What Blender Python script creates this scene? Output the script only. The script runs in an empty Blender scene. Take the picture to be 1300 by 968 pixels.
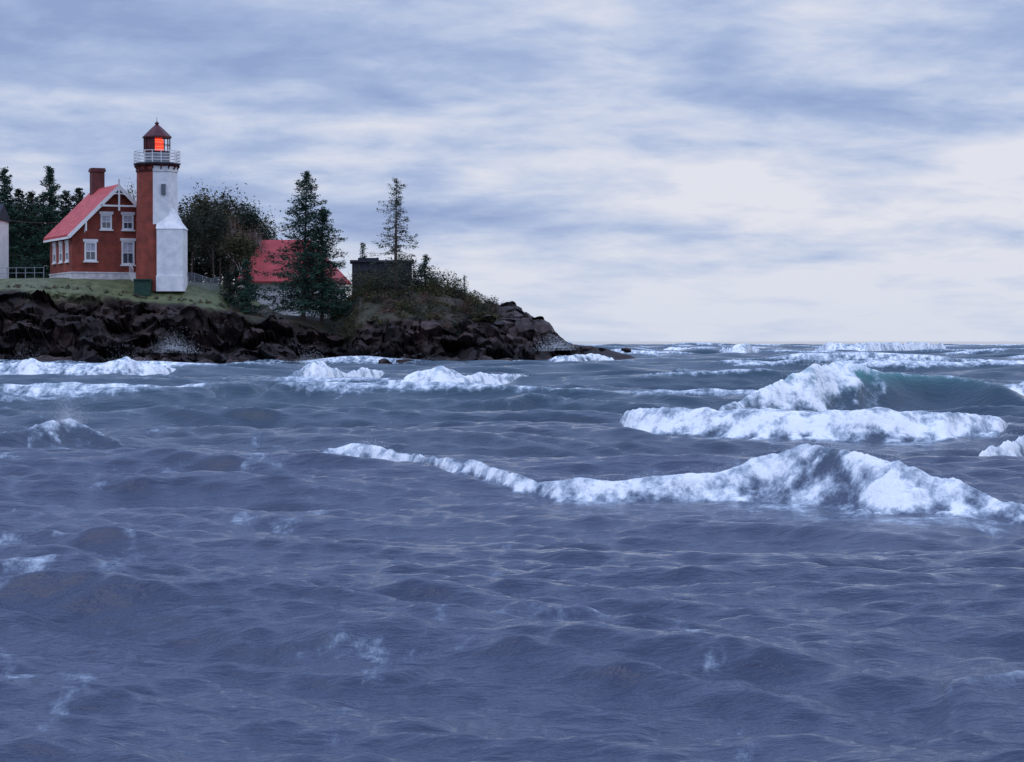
import bpy, math, random, bmesh
import numpy as np
from mathutils import Vector, Matrix
rng = np.random.default_rng(7)
random.seed(7)
F = 2900.0; CH = 2.2; HY = 433.0
scene = bpy.context.scene
def X(px, d=200.0): return (px-650.0)/F*d
def Zp(py, d=200.0): return CH+(HY-py)/F*d

# ---------------------------------------------------------------- noise
def _hash(ix, iy, seed):
    h = (ix.astype(np.int64)*374761393 + iy.astype(np.int64)*668265263 + seed*1274126177) & 0xffffffff
    h = ((h ^ (h >> 13))*1274126177) & 0xffffffff
    h = h ^ (h >> 16)
    return (h & 0xffffff)/float(0xffffff)
def vnoise(x, y, seed=0):
    x = np.asarray(x, float); y = np.asarray(y, float)
    x0 = np.floor(x); y0 = np.floor(y); fx = x-x0; fy = y-y0
    fx = fx*fx*(3-2*fx); fy = fy*fy*(3-2*fy)
    a = _hash(x0, y0, seed); b = _hash(x0+1, y0, seed); c = _hash(x0, y0+1, seed); d = _hash(x0+1, y0+1, seed)
    return (a*(1-fx)+b*fx)*(1-fy)+(c*(1-fx)+d*fx)*fy
def fbm(x, y, o=4, seed=0):
    s = 0; a = 0.5; t = 0
    for i in range(o):
        s = s+a*vnoise(x, y, seed+i*17); t += a
        c, n = math.cos(0.6), math.sin(0.6)
        x, y = (x*c-y*n)*2.03+3.1, (x*n+y*c)*2.03+1.7
        a *= 0.5
    return s/t
def plates(x, y, seed=0):
    """angular blocks: nearest-cell random height plus a tilt; also distance to the crack"""
    x0 = np.floor(x); y0 = np.floor(y)
    b1 = np.full(x.shape, 9.0); b2 = np.full(x.shape, 9.0); h = np.zeros(x.shape)
    for i in (-1, 0, 1):
        for j in (-1, 0, 1):
            cx = x0+i; cy = y0+j
            jx = cx+_hash(cx, cy, seed); jy = cy+_hash(cx, cy, seed+1)
            d = np.hypot(x-jx, y-jy)
            hv = _hash(cx, cy, seed+2)+(_hash(cx, cy, seed+3)-.5)*1.3*(x-jx)+(_hash(cx, cy, seed+4)-.5)*1.3*(y-jy)
            nb = d < b1
            b2 = np.where(nb, b1, np.minimum(b2, d)); h = np.where(nb, hv, h); b1 = np.where(nb, d, b1)
    return h, b2-b1
def ss(a, b, x):
    t = np.clip((x-a)/(b-a), 0, 1); return t*t*(3-2*t)

# ---------------------------------------------------------------- materials
def new_mat(name):
    m = bpy.data.materials.new(name); m.use_nodes = True
    nt = m.node_tree; b = nt.nodes['Principled BSDF']
    return m, nt, b
def noise_mat(name, c1, c2, scale=3, rough=0.8, bump=0.0, bscale=20, detail=5, spec=0.3, lo=0.35, hi=0.65):
    m, nt, b = new_mat(name)
    tc = nt.nodes.new('ShaderNodeTexCoord')
    n = nt.nodes.new('ShaderNodeTexNoise'); n.inputs['Scale'].default_value = scale; n.inputs['Detail'].default_value = detail
    r = nt.nodes.new('ShaderNodeValToRGB')
    r.color_ramp.elements[0].position = lo; r.color_ramp.elements[1].position = hi
    r.color_ramp.elements[0].color = (*c1, 1); r.color_ramp.elements[1].color = (*c2, 1)
    nt.links.new(tc.outputs['Object'], n.inputs['Vector']); nt.links.new(n.outputs['Fac'], r.inputs['Fac'])
    nt.links.new(r.outputs['Color'], b.inputs['Base Color'])
    b.inputs['Roughness'].default_value = rough; b.inputs['Specular IOR Level'].default_value = spec
    if bump:
        n2 = nt.nodes.new('ShaderNodeTexNoise'); n2.inputs['Scale'].default_value = bscale; n2.inputs['Detail'].default_value = 4
        bp = nt.nodes.new('ShaderNodeBump'); bp.inputs['Strength'].default_value = bump; bp.inputs['Distance'].default_value = 0.1
        nt.links.new(tc.outputs['Object'], n2.inputs['Vector']); nt.links.new(n2.outputs['Fac'], bp.inputs['Height'])
        nt.links.new(bp.outputs['Normal'], b.inputs['Normal'])
    return m
def brick_mat(name, c1, c2, mortar):
    m, nt, b = new_mat(name)
    tc = nt.nodes.new('ShaderNodeTexCoord')
    sp = nt.nodes.new('ShaderNodeSeparateXYZ'); nt.links.new(tc.outputs['Object'], sp.inputs[0])
    ad = nt.nodes.new('ShaderNodeMath'); ad.operation = 'ADD'
    nt.links.new(sp.outputs['X'], ad.inputs[0]); nt.links.new(sp.outputs['Y'], ad.inputs[1])
    cb = nt.nodes.new('ShaderNodeCombineXYZ'); nt.links.new(ad.outputs[0], cb.inputs['X']); nt.links.new(sp.outputs['Z'], cb.inputs['Y'])
    bt = nt.nodes.new('ShaderNodeTexBrick'); bt.inputs['Scale'].default_value = 1.0
    bt.inputs['Brick Width'].default_value = 0.22; bt.inputs['Row Height'].default_value = 0.075; bt.inputs['Mortar Size'].default_value = 0.008
    bt.inputs['Color1'].default_value = (*c1, 1); bt.inputs['Color2'].default_value = (*c2, 1); bt.inputs['Mortar'].default_value = (*mortar, 1)
    nt.links.new(cb.outputs[0], bt.inputs['Vector'])
    n = nt.nodes.new('ShaderNodeTexNoise'); n.inputs['Scale'].default_value = 1.3; n.inputs['Detail'].default_value = 6
    nt.links.new(tc.outputs['Object'], n.inputs['Vector'])
    mr = nt.nodes.new('ShaderNodeMapRange'); mr.inputs['From Min'].default_value = .3; mr.inputs['From Max'].default_value = .7
    mr.inputs['To Min'].default_value = .6; mr.inputs['To Max'].default_value = 1.2
    nt.links.new(n.outputs['Fac'], mr.inputs['Value'])
    mx = nt.nodes.new('ShaderNodeVectorMath'); mx.operation = 'SCALE'
    nt.links.new(bt.outputs['Color'], mx.inputs[0]); nt.links.new(mr.outputs[0], mx.inputs['Scale'])
    nt.links.new(mx.outputs[0], b.inputs['Base Color']); b.inputs['Roughness'].default_value = .85
    return m
M_brick = brick_mat('brick', (.30, .042, .022), (.20, .030, .018), (.22, .09, .07))
M_brick_ch = brick_mat('brick_chimney', (.14, .03, .028), (.10, .025, .025), (.12, .05, .05))
M_white = noise_mat('white_paint', (.70, .70, .72), (.82, .82, .83), 1.2, .6, .1, 12)
M_wbrick = noise_mat('white_painted_brick', (.62, .64, .69), (.80, .80, .82), 1.6, .7, .25, 10, 8)
M_roof = noise_mat('red_roof', (.38, .05, .055), (.56, .10, .095), 1.6, .6, .3, 8, 8)
M_roof2 = noise_mat('red_roof_annex', (.28, .035, .045), (.42, .06, .065), .8, .6, .3, 8, 8)
M_dred = noise_mat('dark_red_iron', (.05, .008, .012), (.09, .015, .02), 3, .45)
M_glass, nt, b = new_mat('window_glass'); b.inputs['Base Color'].default_value = (.06, .08, .11, 1); b.inputs['Roughness'].default_value = .08; b.inputs['Specular IOR Level'].default_value = .8
M_curtain = noise_mat('curtain', (.35, .36, .42), (.55, .55, .6), 2, .9)
M_stone = noise_mat('foundation_stone', (.45, .43, .45), (.65, .63, .64), 2.5, .9, .4, 6)
M_dark = noise_mat('dark_boards', (.016, .020, .032), (.035, .042, .055), 2, .8, .2, 10)
M_metal = noise_mat('galvanised_metal', (.16, .18, .22), (.28, .30, .34), 5, .5)
M_bin = noise_mat('green_paint', (.01, .04, .03), (.02, .06, .04), 5, .5)
M_lens, nt, b = new_mat('red_lamp')
tc = nt.nodes.new('ShaderNodeTexCoord'); wv = nt.nodes.new('ShaderNodeTexWave'); wv.bands_direction = 'Z'; wv.inputs['Scale'].default_value = 1.6
rp = nt.nodes.new('ShaderNodeValToRGB'); rp.color_ramp.elements[0].color = (.8, .02, .01, 1); rp.color_ramp.elements[1].color = (1, .16, .08, 1)
nt.links.new(tc.outputs['Object'], wv.inputs['Vector']); nt.links.new(wv.outputs['Fac'], rp.inputs['Fac'])
nt.links.new(rp.outputs['Color'], b.inputs['Emission Color']); b.inputs['Emission Strength'].default_value = 1.3
b.inputs['Base Color'].default_value = (.4, .02, .01, 1)
M_bark = noise_mat('bark', (.05, .035, .03), (.11, .08, .075), 6, .9)
M_birch = noise_mat('birch_bark', (.26, .20, .21), (.42, .34, .35), 5, .8)
M_spruce = noise_mat('spruce_needles', (.016, .040, .034), (.042, .085, .058), 1.1, .9, spec=.1)
M_spruce2 = noise_mat('spruce_needles_sparse', (.04, .05, .038), (.08, .09, .065), 1.5, .9, spec=.1)
M_leafd = noise_mat('leaves_dark', (.018, .030, .026), (.055, .062, .042), .6, .9, spec=.1)
M_leafo = noise_mat('leaves_olive', (.035, .04, .022), (.10, .09, .045), .7, .9, spec=.1)
M_leafr = noise_mat('leaves_rust', (.06, .035, .03), (.16, .09, .065), .8, .9, spec=.1)
M_shrub = noise_mat('shrub_leaves', (.03, .042, .022), (.10, .095, .042), .55, .9, spec=.1)

# ---------------------------------------------------------------- mesh helpers
def link(o, parent=None):
    scene.collection.objects.link(o)
    if parent: o.parent = parent
    return o
def mesh_obj(name, verts, faces, mats, parent=None, midx=None, smooth=False):
    me = bpy.data.meshes.new(name); me.from_pydata([tuple(v) for v in verts], [], faces)
    for m in (mats if isinstance(mats, (list, tuple)) else [mats]): me.materials.append(m)
    if midx is not None: me.polygons.foreach_set('material_index', midx)
    if smooth: me.polygons.foreach_set('use_smooth', [True]*len(me.polygons))
    me.update(); return link(bpy.data.objects.new(name, me), parent)
def empty(name, loc, rz=0):
    o = bpy.data.objects.new(name, None); o.location = loc; o.rotation_euler = (0, 0, rz); o.empty_display_size = .5
    return link(o)
class MB:
    def __init__(s): s.v = []; s.f = []; s.m = []
    def box(s, x0, x1, y0, y1, z0, z1, m=0):
        b = len(s.v)
        s.v += [(x0,y0,z0),(x1,y0,z0),(x1,y1,z0),(x0,y1,z0),(x0,y0,z1),(x1,y0,z1),(x1,y1,z1),(x0,y1,z1)]
        s.f += [(b,b+3,b+2,b+1),(b+4,b+5,b+6,b+7),(b,b+1,b+5,b+4),(b+1,b+2,b+6,b+5),(b+2,b+3,b+7,b+6),(b+3,b,b+4,b+7)]; s.m += [m]*6
    def beam(s, p1, p2, w, h, m=0, up=(0,0,1)):
        p1 = Vector(p1); p2 = Vector(p2); d = (p2-p1).normalized(); u = Vector(up)
        if abs(d.dot(u)) > .95: u = Vector((1,0,0))
        r = d.cross(u).normalized()*w/2; u = r.cross(d).normalized()*h/2; b = len(s.v)
        for p in (p1, p2): s.v += [tuple(p-r-u), tuple(p+r-u), tuple(p+r+u), tuple(p-r+u)]
        s.f += [(b,b+1,b+2,b+3),(b+7,b+6,b+5,b+4),(b,b+4,b+5,b+1),(b+1,b+5,b+6,b+2),(b+2,b+6,b+7,b+3),(b+3,b+7,b+4,b)]; s.m += [m]*6
    def prism(s, n, r0, r1, z0, z1, ph=0, cx=0, cy=0, m=0, mf=None, caps=True):
        b = len(s.v)
        for r, z in ((r0, z0), (r1, z1)):
            for i in range(n):
                a = ph+2*math.pi*i/n; s.v.append((cx+r*math.sin(a), cy-r*math.cos(a), z))
        for i in range(n):
            j = (i+1) % n; s.f.append((b+i, b+j, b+n+j, b+n+i)); s.m.append(mf[i] if mf else m)
        if caps:
            s.f.append(tuple(range(b+n-1, b-1, -1))); s.f.append(tuple(range(b+n, b+2*n))); s.m += [m, m]
    def tube(s, p1, p2, r1, r2, n=5, m=0):
        p1 = Vector(p1); p2 = Vector(p2); d = (p2-p1)
        if d.length < 1e-5: return
        d.normalize(); u = Vector((0,0,1)) if abs(d.z) < .9 else Vector((1,0,0))
        a = d.cross(u).normalized(); c = d.cross(a); b = len(s.v)
        for p, r in ((p1, r1), (p2, r2)):
            for i in range(n):
                t = 2*math.pi*i/n; s.v.append(tuple(p+a*math.cos(t)*r+c*math.sin(t)*r))
        for i in range(n):
            j = (i+1) % n; s.f.append((b+i, b+j, b+n+j, b+n+i)); s.m.append(m)
    def tris(s, P, m=1):
        b = len(s.v); n = len(P); s.v += [tuple(q) for q in P.reshape(-1, 3).tolist()]
        s.f += [(b+3*i, b+3*i+1, b+3*i+2) for i in range(n)]; s.m += [m]*n
    def done(s, name, mats, parent=None, smooth=False): return mesh_obj(name, s.v, s.f, mats, parent, s.m, smooth)
def leaf_tris(C, size, flat=1.0):
    n = len(C); o = rng.normal(size=(n, 3, 3))*np.asarray(size).reshape(-1, 1, 1)*0.6
    o[:, :, 2] *= flat
    return C[:, None, :]+o

# ---------------------------------------------------------------- terrain
T = np.array([
 [-2200,362,357,182,420],[-500,362,355,182,300],[0,368,356,184.5,220],[120,370,356,185.5,200],[160,378,356,185.5,190],[200,384,357,186,180],[270,392,361,186.5,150],
 [300,398,383,187,120],[335,404,400,188,100],[370,407,402,189.5,94],[395,412,403,191.5,80],[415,426,404,193.5,75],[438,424,384,193,70],
 [452,410,376,191,65],[500,403,368,190,58],[560,405,372,191,48],[600,405,380,193,38],[640,401,389,195,30],[675,401,395,197,21],[698,410,408,198.5,16],
 [715,428,426,200,12],[740,438,438,202,8],[780,441,441,204,6],[810,446,446,205,5],[850,478,478,206,5],[1000,480,480,206,5]], float)
TX = (T[:,0]-650)/F*197.0
def shore(x): return np.interp(x, TX, T[:,3])
def terr(x, y, full=False):
    x = np.asarray(x, float); y = np.asarray(y, float)
    wx = x+ (fbm(x*.35, y*.35, 3, 5)-.5)*1.5
    s = shore(x)+((fbm(x*.13, y*.1, 3, 11)-.5)*6.0+(fbm(x*.5, y*.4, 3, 19)-.5)*1.6)*ss(14, 0, x)
    dep = np.interp(x, TX, T[:,4])
    zb = CH+(HY-np.interp(wx, TX, T[:,1]))/F*195; zt = CH+(HY-np.interp(wx, TX, T[:,2]))/F*203
    zb = np.maximum(zb, -1.5); zt = np.maximum(zt, -1.5)
    u = y-s
    BW = 7.5-3.5*ss(-4, 6, x)
    rise = np.clip(u/BW, -1, 1)
    prof = 1-(1-np.clip(rise,0,1))**1.35
    z = -1+(zb+1)*prof+np.where(rise < 0, rise*2.0, 0)
    z = z+(zt-zb)*ss(BW-.5, BW+7, u)
    fall = ss(dep, dep*.55, u); z = -3+(z+3)*fall
    bil = np.abs(2*fbm(x*.3, y*.4, 3, 31)-1)
    pt = ss(-9, -2, x)*.55*ss(-1, 1, u)*ss(7, 4, x)
    cliff = np.clip(np.maximum(ss(-3, .5, u)*ss(BW+.6, BW-1.5, u)*ss(9, 5, x), pt), 0, 1)
    z = z+cliff*((bil-.48)*2.6)
    z = z+(fbm(x*.3, y*.3, 3, 91)-.5)*.25
    return (z, u-BW+5, cliff) if full else z
xs = np.concatenate([np.arange(-420, -60, 3.0), np.arange(-60, -47, .5), np.arange(-47, 16, .14)])
ys = np.concatenate([np.arange(178, 208, .13), 208+np.cumsum(.2*1.045**np.arange(98))])
GX, GY = np.meshgrid(xs, ys)
GZ, U, CL = terr(GX, GY, True)
# blocky, fractured rock: pushes the face in and out and up and down
wob = (fbm(GX*.4, GZ*.5, 3, 301)-.5)*1.6
p1, e1 = plates((GX+wob+GZ*.35)/2.6, (GZ*1.0+GY*.35+wob)/1.5, 310)
p2, e2 = plates((GX+wob-GZ*.2)/1.05+7, (GZ+GY*.4+wob*.5)/.62, 320)
wet = ss(2.6, 1.0, GZ)
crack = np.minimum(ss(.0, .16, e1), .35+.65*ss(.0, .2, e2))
GYr = GY-CL*((p1-.5)*1.9+(p2-.5)*.65-(1-ss(0, .12, e1))*.35)
GZr = GZ+CL*((p1-.5)*.7+(p2-.5)*.35)
def grid_mesh(name, GX, GY, GZ, attrs, mat, smooth=True):
    R, C = GX.shape; me = bpy.data.meshes.new(name)
    co = np.stack([GX, GY, GZ], -1).reshape(-1, 3).astype(np.float32)
    i = np.arange(R*C).reshape(R, C)
    q = np.stack([i[:-1,:-1], i[:-1,1:], i[1:,1:], i[1:,:-1]], -1).reshape(-1, 4).astype(np.int32)
    me.vertices.add(len(co)); me.vertices.foreach_set('co', co.ravel())
    me.loops.add(q.size); me.loops.foreach_set('vertex_index', q.ravel())
    me.polygons.add(len(q)); me.polygons.foreach_set('loop_start', np.arange(0, q.size, 4, dtype=np.int32))
    me.polygons.foreach_set('loop_total', np.full(len(q), 4, np.int32))
    me.polygons.foreach_set('use_smooth', np.full(len(q), smooth))
    me.update(calc_edges=True)
    for k, a in attrs.items():
        at = me.attributes.new(k, 'FLOAT', 'POINT'); at.data.foreach_set('value', a.ravel().astype(np.float32))
    me.materials.append(mat); return link(bpy.data.objects.new(name, me))
pxg = GX/197*F+650
grass = ss(4.4, 5.4, U+(fbm(GX*.5, GY*.5, 3, 3)-.5)*2.0)*ss(620, 520, pxg)
grass = np.where(pxg > 310, grass*.3, grass)
pale = np.clip(ss(560, 640, pxg)*.42+ss(420, 470, pxg)*.10+(p1-.6)*.16*CL, 0, 1)  # rock's own colour: paler towards the right, and on blocks that stand out
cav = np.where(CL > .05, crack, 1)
def attr(nt, n):
    a = nt.nodes.new('ShaderNodeAttribute'); a.attribute_name = n; return a.outputs['Fac']
def tnoise(nt, vec, s, d=5, r=.5):
    n = nt.nodes.new('ShaderNodeTexNoise'); n.inputs['Scale'].default_value = s; n.inputs['Detail'].default_value = d; n.inputs['Roughness'].default_value = r
    nt.links.new(vec, n.inputs['Vector']); return n.outputs['Fac']
def ramp(nt, fac, st):
    r = nt.nodes.new('ShaderNodeValToRGB'); el = r.color_ramp.elements
    while len(el) < len(st): el.new(.5)
    for e, (p, c) in zip(el, st): e.position = p; e.color = (*c, 1) if len(c) == 3 else c
    nt.links.new(fac, r.inputs['Fac']); return r.outputs['Color']
def mixc(nt, fac, a, b, mode='MIX'):
    n = nt.nodes.new('ShaderNodeMix'); n.data_type = 'RGBA'; n.blend_type = mode
    for i, v in ((0, fac), (6, a), (7, b)):
        if isinstance(v, (int, float)): n.inputs[i].default_value = v
        elif isinstance(v, tuple): n.inputs[i].default_value = (*v, 1)
        else: nt.links.new(v, n.inputs[i])
    return n.outputs[2]
def math_(nt, op, a, b=None, clamp=False):
    n = nt.nodes.new('ShaderNodeMath'); n.operation = op; n.use_clamp = clamp
    for i, v in enumerate((a, b)):
        if v is None: continue
        if isinstance(v, (int, float)): n.inputs[i].default_value = v
        else: nt.links.new(v, n.inputs[i])
    return n.outputs[0]
m, nt, b = new_mat('rocky_ground')
N = nt.nodes.new; L = nt.links.new
tc = N('ShaderNodeTexCoord')
O = tc.outputs['Object']
n1 = tnoise(nt, O, .45, 5, .55)
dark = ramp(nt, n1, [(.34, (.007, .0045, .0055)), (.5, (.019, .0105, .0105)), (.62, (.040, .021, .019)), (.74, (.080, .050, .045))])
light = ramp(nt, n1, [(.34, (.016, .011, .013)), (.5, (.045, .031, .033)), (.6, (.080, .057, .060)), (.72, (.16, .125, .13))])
rock = mixc(nt, attr(nt, 'pale'), dark, light)
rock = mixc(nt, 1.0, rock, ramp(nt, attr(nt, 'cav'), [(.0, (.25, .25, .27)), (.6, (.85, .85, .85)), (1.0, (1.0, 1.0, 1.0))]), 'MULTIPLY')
rock = mixc(nt, math_(nt, 'MULTIPLY', attr(nt, 'wet'), .7), rock, (.009, .007, .010))
gr = ramp(nt, tnoise(nt, O, 1.6, 6, .6), [(.3, (.045, .055, .028)), (.5, (.09, .105, .048)), (.7, (.14, .145, .072))])
L(mixc(nt, attr(nt, 'grass'), rock, gr), b.inputs['Base Color'])
b.inputs['Roughness'].default_value = .65; b.inputs['Specular IOR Level'].default_value = .3
bp = N('ShaderNodeBump'); bp.inputs['Strength'].default_value = .6; bp.inputs['Distance'].default_value = .2
L(tnoise(nt, O, 1.8, 5, .6), bp.inputs['Height']); L(bp.outputs[0], b.inputs['Normal'])
grid_mesh('rocky_headland', GX, GYr, GZr, {'grass': grass, 'pale': pale, 'wet': wet, 'cav': cav}, m, False)
def gz(x, y): return float(terr(np.array([x]), np.array([y]))[0])

# ---------------------------------------------------------------- water
a = np.arange(-.255, .2551, .0009); o = .255+np.cumsum(.002*1.08**np.arange(48))
rt = np.concatenate([-o[::-1], a, o])
ry = np.concatenate([np.geomspace(4, 10, 60)[:-1], np.exp(np.arange(math.log(10), math.log(800), .0026)), np.exp(np.arange(math.log(800), math.log(9000), .01))])
RT, RY = np.meshgrid(rt, ry); WX = RT*RY; WY = RY.copy()
spr = np.maximum(np.gradient(ry), .0010*ry)
Z = np.zeros_like(WX); DX = np.zeros_like(WX); DY = np.zeros_like(WX)
ampL = np.interp(ry, [8, 25, 60, 120, 300, 800], [.50, .58, .8, 1.05, 1.5, 1.7])
ampS = np.interp(ry, [8, 25, 60, 120, 300, 800], [.85, .9, 1.05, 1.25, 1.4, 1.5])
gust = (.6+.75*fbm(WX*.15+5, WY*.07, 4, 200))
for i, Lw in enumerate(np.geomspace(.14, 24, 135)):
    A = .0062*Lw*rng.uniform(.5, 1.4)
    if Lw > 8: A *= .8
    elif Lw < .9: A *= 1.75
    elif Lw < 4.5: A *= 1.15
    th = math.radians(-97+rng.normal()*(13 if Lw > 5 else (16 if Lw > 1.2 else 26)))
    kx, ky = math.cos(th)*2*math.pi/Lw, math.sin(th)*2*math.pi/Lw
    r1 = np.where(spr < Lw/2.2)[0][-1]+1
    mixf = float(ss(3, 7, Lw)); am = ampL*mixf+ampS*(1-mixf)
    att = (ss(.45, .25, spr[:r1]/Lw)*A*am[:r1]).astype(np.float32)[:, None]
    if Lw < 4: att = att*gust[:r1]
    p = (kx*WX[:r1]+ky*WY[:r1]+rng.uniform(0, 6.28)).astype(np.float32)
    c = np.cos(p)*att; s_ = np.sin(p)*att
    ch = .8 if Lw > 2 else .3
    Z[:r1] += c; DX[:r1] -= ch*s_*math.cos(th); DY[:r1] -= ch*s_*math.sin(th)
dyr = np.gradient(ry)[:, None]
cmp_ = np.gradient(DY, axis=0)/dyr
lim = np.clip(-.5/np.minimum(cmp_, -.5), 0, 1)
for _ in range(4):
    lim[1:-1] = np.minimum(lim[1:-1], np.minimum(lim[:-2], lim[2:])*.9+.1)
lim[1:-1] = (lim[:-2]+lim[1:-1]+lim[2:])/3
DX *= lim*.8; DY *= lim*.8
cn = fbm(WX*.12, WY*.06, 3, 210)
foam = ss(.34, .95, Z/ampL[:,None]+(cn-.5)*1.8)*ss(40, 85, WY)*.82
stk = 1-np.abs(2*fbm(WX*.5, WY*.22, 4, 230)-1)
foam = np.maximum(foam, ss(.84, 1.0, stk)*ss(.38, .62, cn)*.44)
PX = RT*F+650
ridges = [
 [(395,592,590,.3,.6),(420,592,580,.1,1),(450,593,567,0,1),(475,597,565,0,1),(500,600,576,0,1),(560,612,592,0,1),(640,625,608,0,1),(695,633,617,0,1),(712,636,610,0,1),(800,637,608,0,1),(900,638,601,0,1),(970,640,583,.0,1),(1005,643,569,.3,1),(1040,646,565,.8,1),(1070,648,568,.75,1),(1090,650,571,.2,1),(1110,651,575,0,1),(1150,653,589,0,1),(1200,654,606,0,1),(1260,656,621,0,1),(1340,656,635,0,1),(1400,656,650,0,1)],
 [(775,548,540,0,1),(795,553,520,0,1),(850,556,520,0,1),(950,558,520,0,1),(1050,561,526,0,1),(1100,563,520,0,1),(1200,562,528,0,1),(1270,558,534,0,1),(1300,552,545,0,1)],
 [(870,535,530,0,1),(910,532,510,0,1),(960,530,490,0,1),(1000,528,474,0,1),(1040,526,460,0,1),(1062,525,458,.4,1),(1090,525,464,.75,1),(1130,525,474,.95,1),(1200,525,482,1,1),(1270,525,492,1,1),(1330,525,515,1,1)],
 [(1250,520,516,0,1),(1272,518,494,0,1),(1300,518,488,0,1),(1400,518,495,0,1),(1450,518,516,0,1)],
 [(1230,586,582,0,1),(1260,583,563,0,1),(1300,579,545,0,1),(1380,577,545,0,1),(1430,577,572,0,1)],
 [(-120,486,476,0,1),(0,487,467,0,1),(35,488,456,0,1),(60,488,470,0,1),(120,488,468,0,1),(160,488,456,0,1),(195,487,464,0,1),(270,483,467,0,1),(295,480,476,0,1)],
 [(345,492,489,0,1),(375,493,470,0,1),(397,494,455,0,1),(415,493,463,0,1),(440,491,473,0,1),(485,488,474,0,1),(505,485,484,0,1)],
 [(505,498,492,0,1),(530,499,473,0,1),(560,499,468,0,1),(590,498,476,0,1),(650,496,473,0,1),(672,494,474,0,1),(700,491,489,0,1)],
 [(-60,572,560,1,1),(20,570,545,1,1),(65,568,532,.7,1),(90,566,530,.6,1),(115,566,548,.9,1),(160,566,562,1,1)],
 [(150,583,580,0,.5),(185,584,570,0,.8),(230,582,571,.2,.9),(275,578,569,.2,.8),(300,578,577,0,0)],
 [(320,846,842,.0,.7),(430,852,824,.1,1),(490,852,821,.1,1),(560,848,828,.1,1),(660,842,838,.1,.5)],
 [(1025,450,445,0,1),(1050,451,435,0,1),(1100,451,434,0,1),(1150,450,434,0,1),(1195,449,436,0,1),(1215,448,446,0,1)],
 [(905,453,450,0,1),(925,454,441,0,1),(948,454,435,0,1),(970,453,449,0,1)],
 [(-40,463,455,0,1),(0,463,444,0,1),(60,463,446,0,1),(100,463,440,0,1),(140,463,441,0,1),(165,463,447,0,1),(200,463,436,0,1),(245,463,439,0,1),(300,463,446,0,1),(350,463,444,0,1),(385,462,458,0,1)],
 [(1195,472,470,1,1),(1230,472,457,.4,1),(1262,472,458,.4,1),(1300,472,466,1,1)],
 [(690,466,463,0,1),(725,467,450,.2,1),(770,466,452,.3,1),(805,466,464,0,1)],
 [(420,462,459,0,1),(480,463,441,0,1),(520,463,443,.2,1),(560,463,444,.2,1),(620,462,443,.2,1),(650,462,458,0,1)],
 [(830,450,445,.4,1),(850,450,440,.3,1),(870,450,440,.2,1),(895,450,447,0,1)],
 [(290,476,473,0,1),(310,477,458,.1,1),(345,476,460,.2,1),(360,475,472,0,1)],
 [(640,462,456,0,1),(690,463,440,0,1),(714,463,433,0,1),(740,463,438,0,1),(775,463,445,0,1),(810,463,458,0,1)],
 [(365,795,791,.2,.8),(395,797,781,.2,1),(430,795,784,.2,1),(455,794,790,.2,.8)],
 [(1170,893,888,.3,.8),(1230,895,870,.4,1),(1300,893,864,.4,1),(1400,893,880,.4,.9)],
 [(830,482,480,.3,1),(860,483,468,.3,1),(900,482,470,.4,1),(930,481,478,.3,1)],
 [(600,520,518,.6,1),(650,522,505,.8,1),(700,521,508,.85,1),(740,520,516,.8,1)],
 [(250,515,513,.6,1),(285,517,500,.8,1),(330,516,502,.85,1),(360,515,512,.8,1)],
]
faintd = {10: .42, 9: .68, 20: .5, 21: .42, 18: .7, 19: .85, 22: .62, 23: .5, 24: .45, 13: .72, 16: .74}
crest = []
damp = np.ones_like(Z); RZ = np.zeros_like(Z)
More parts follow.
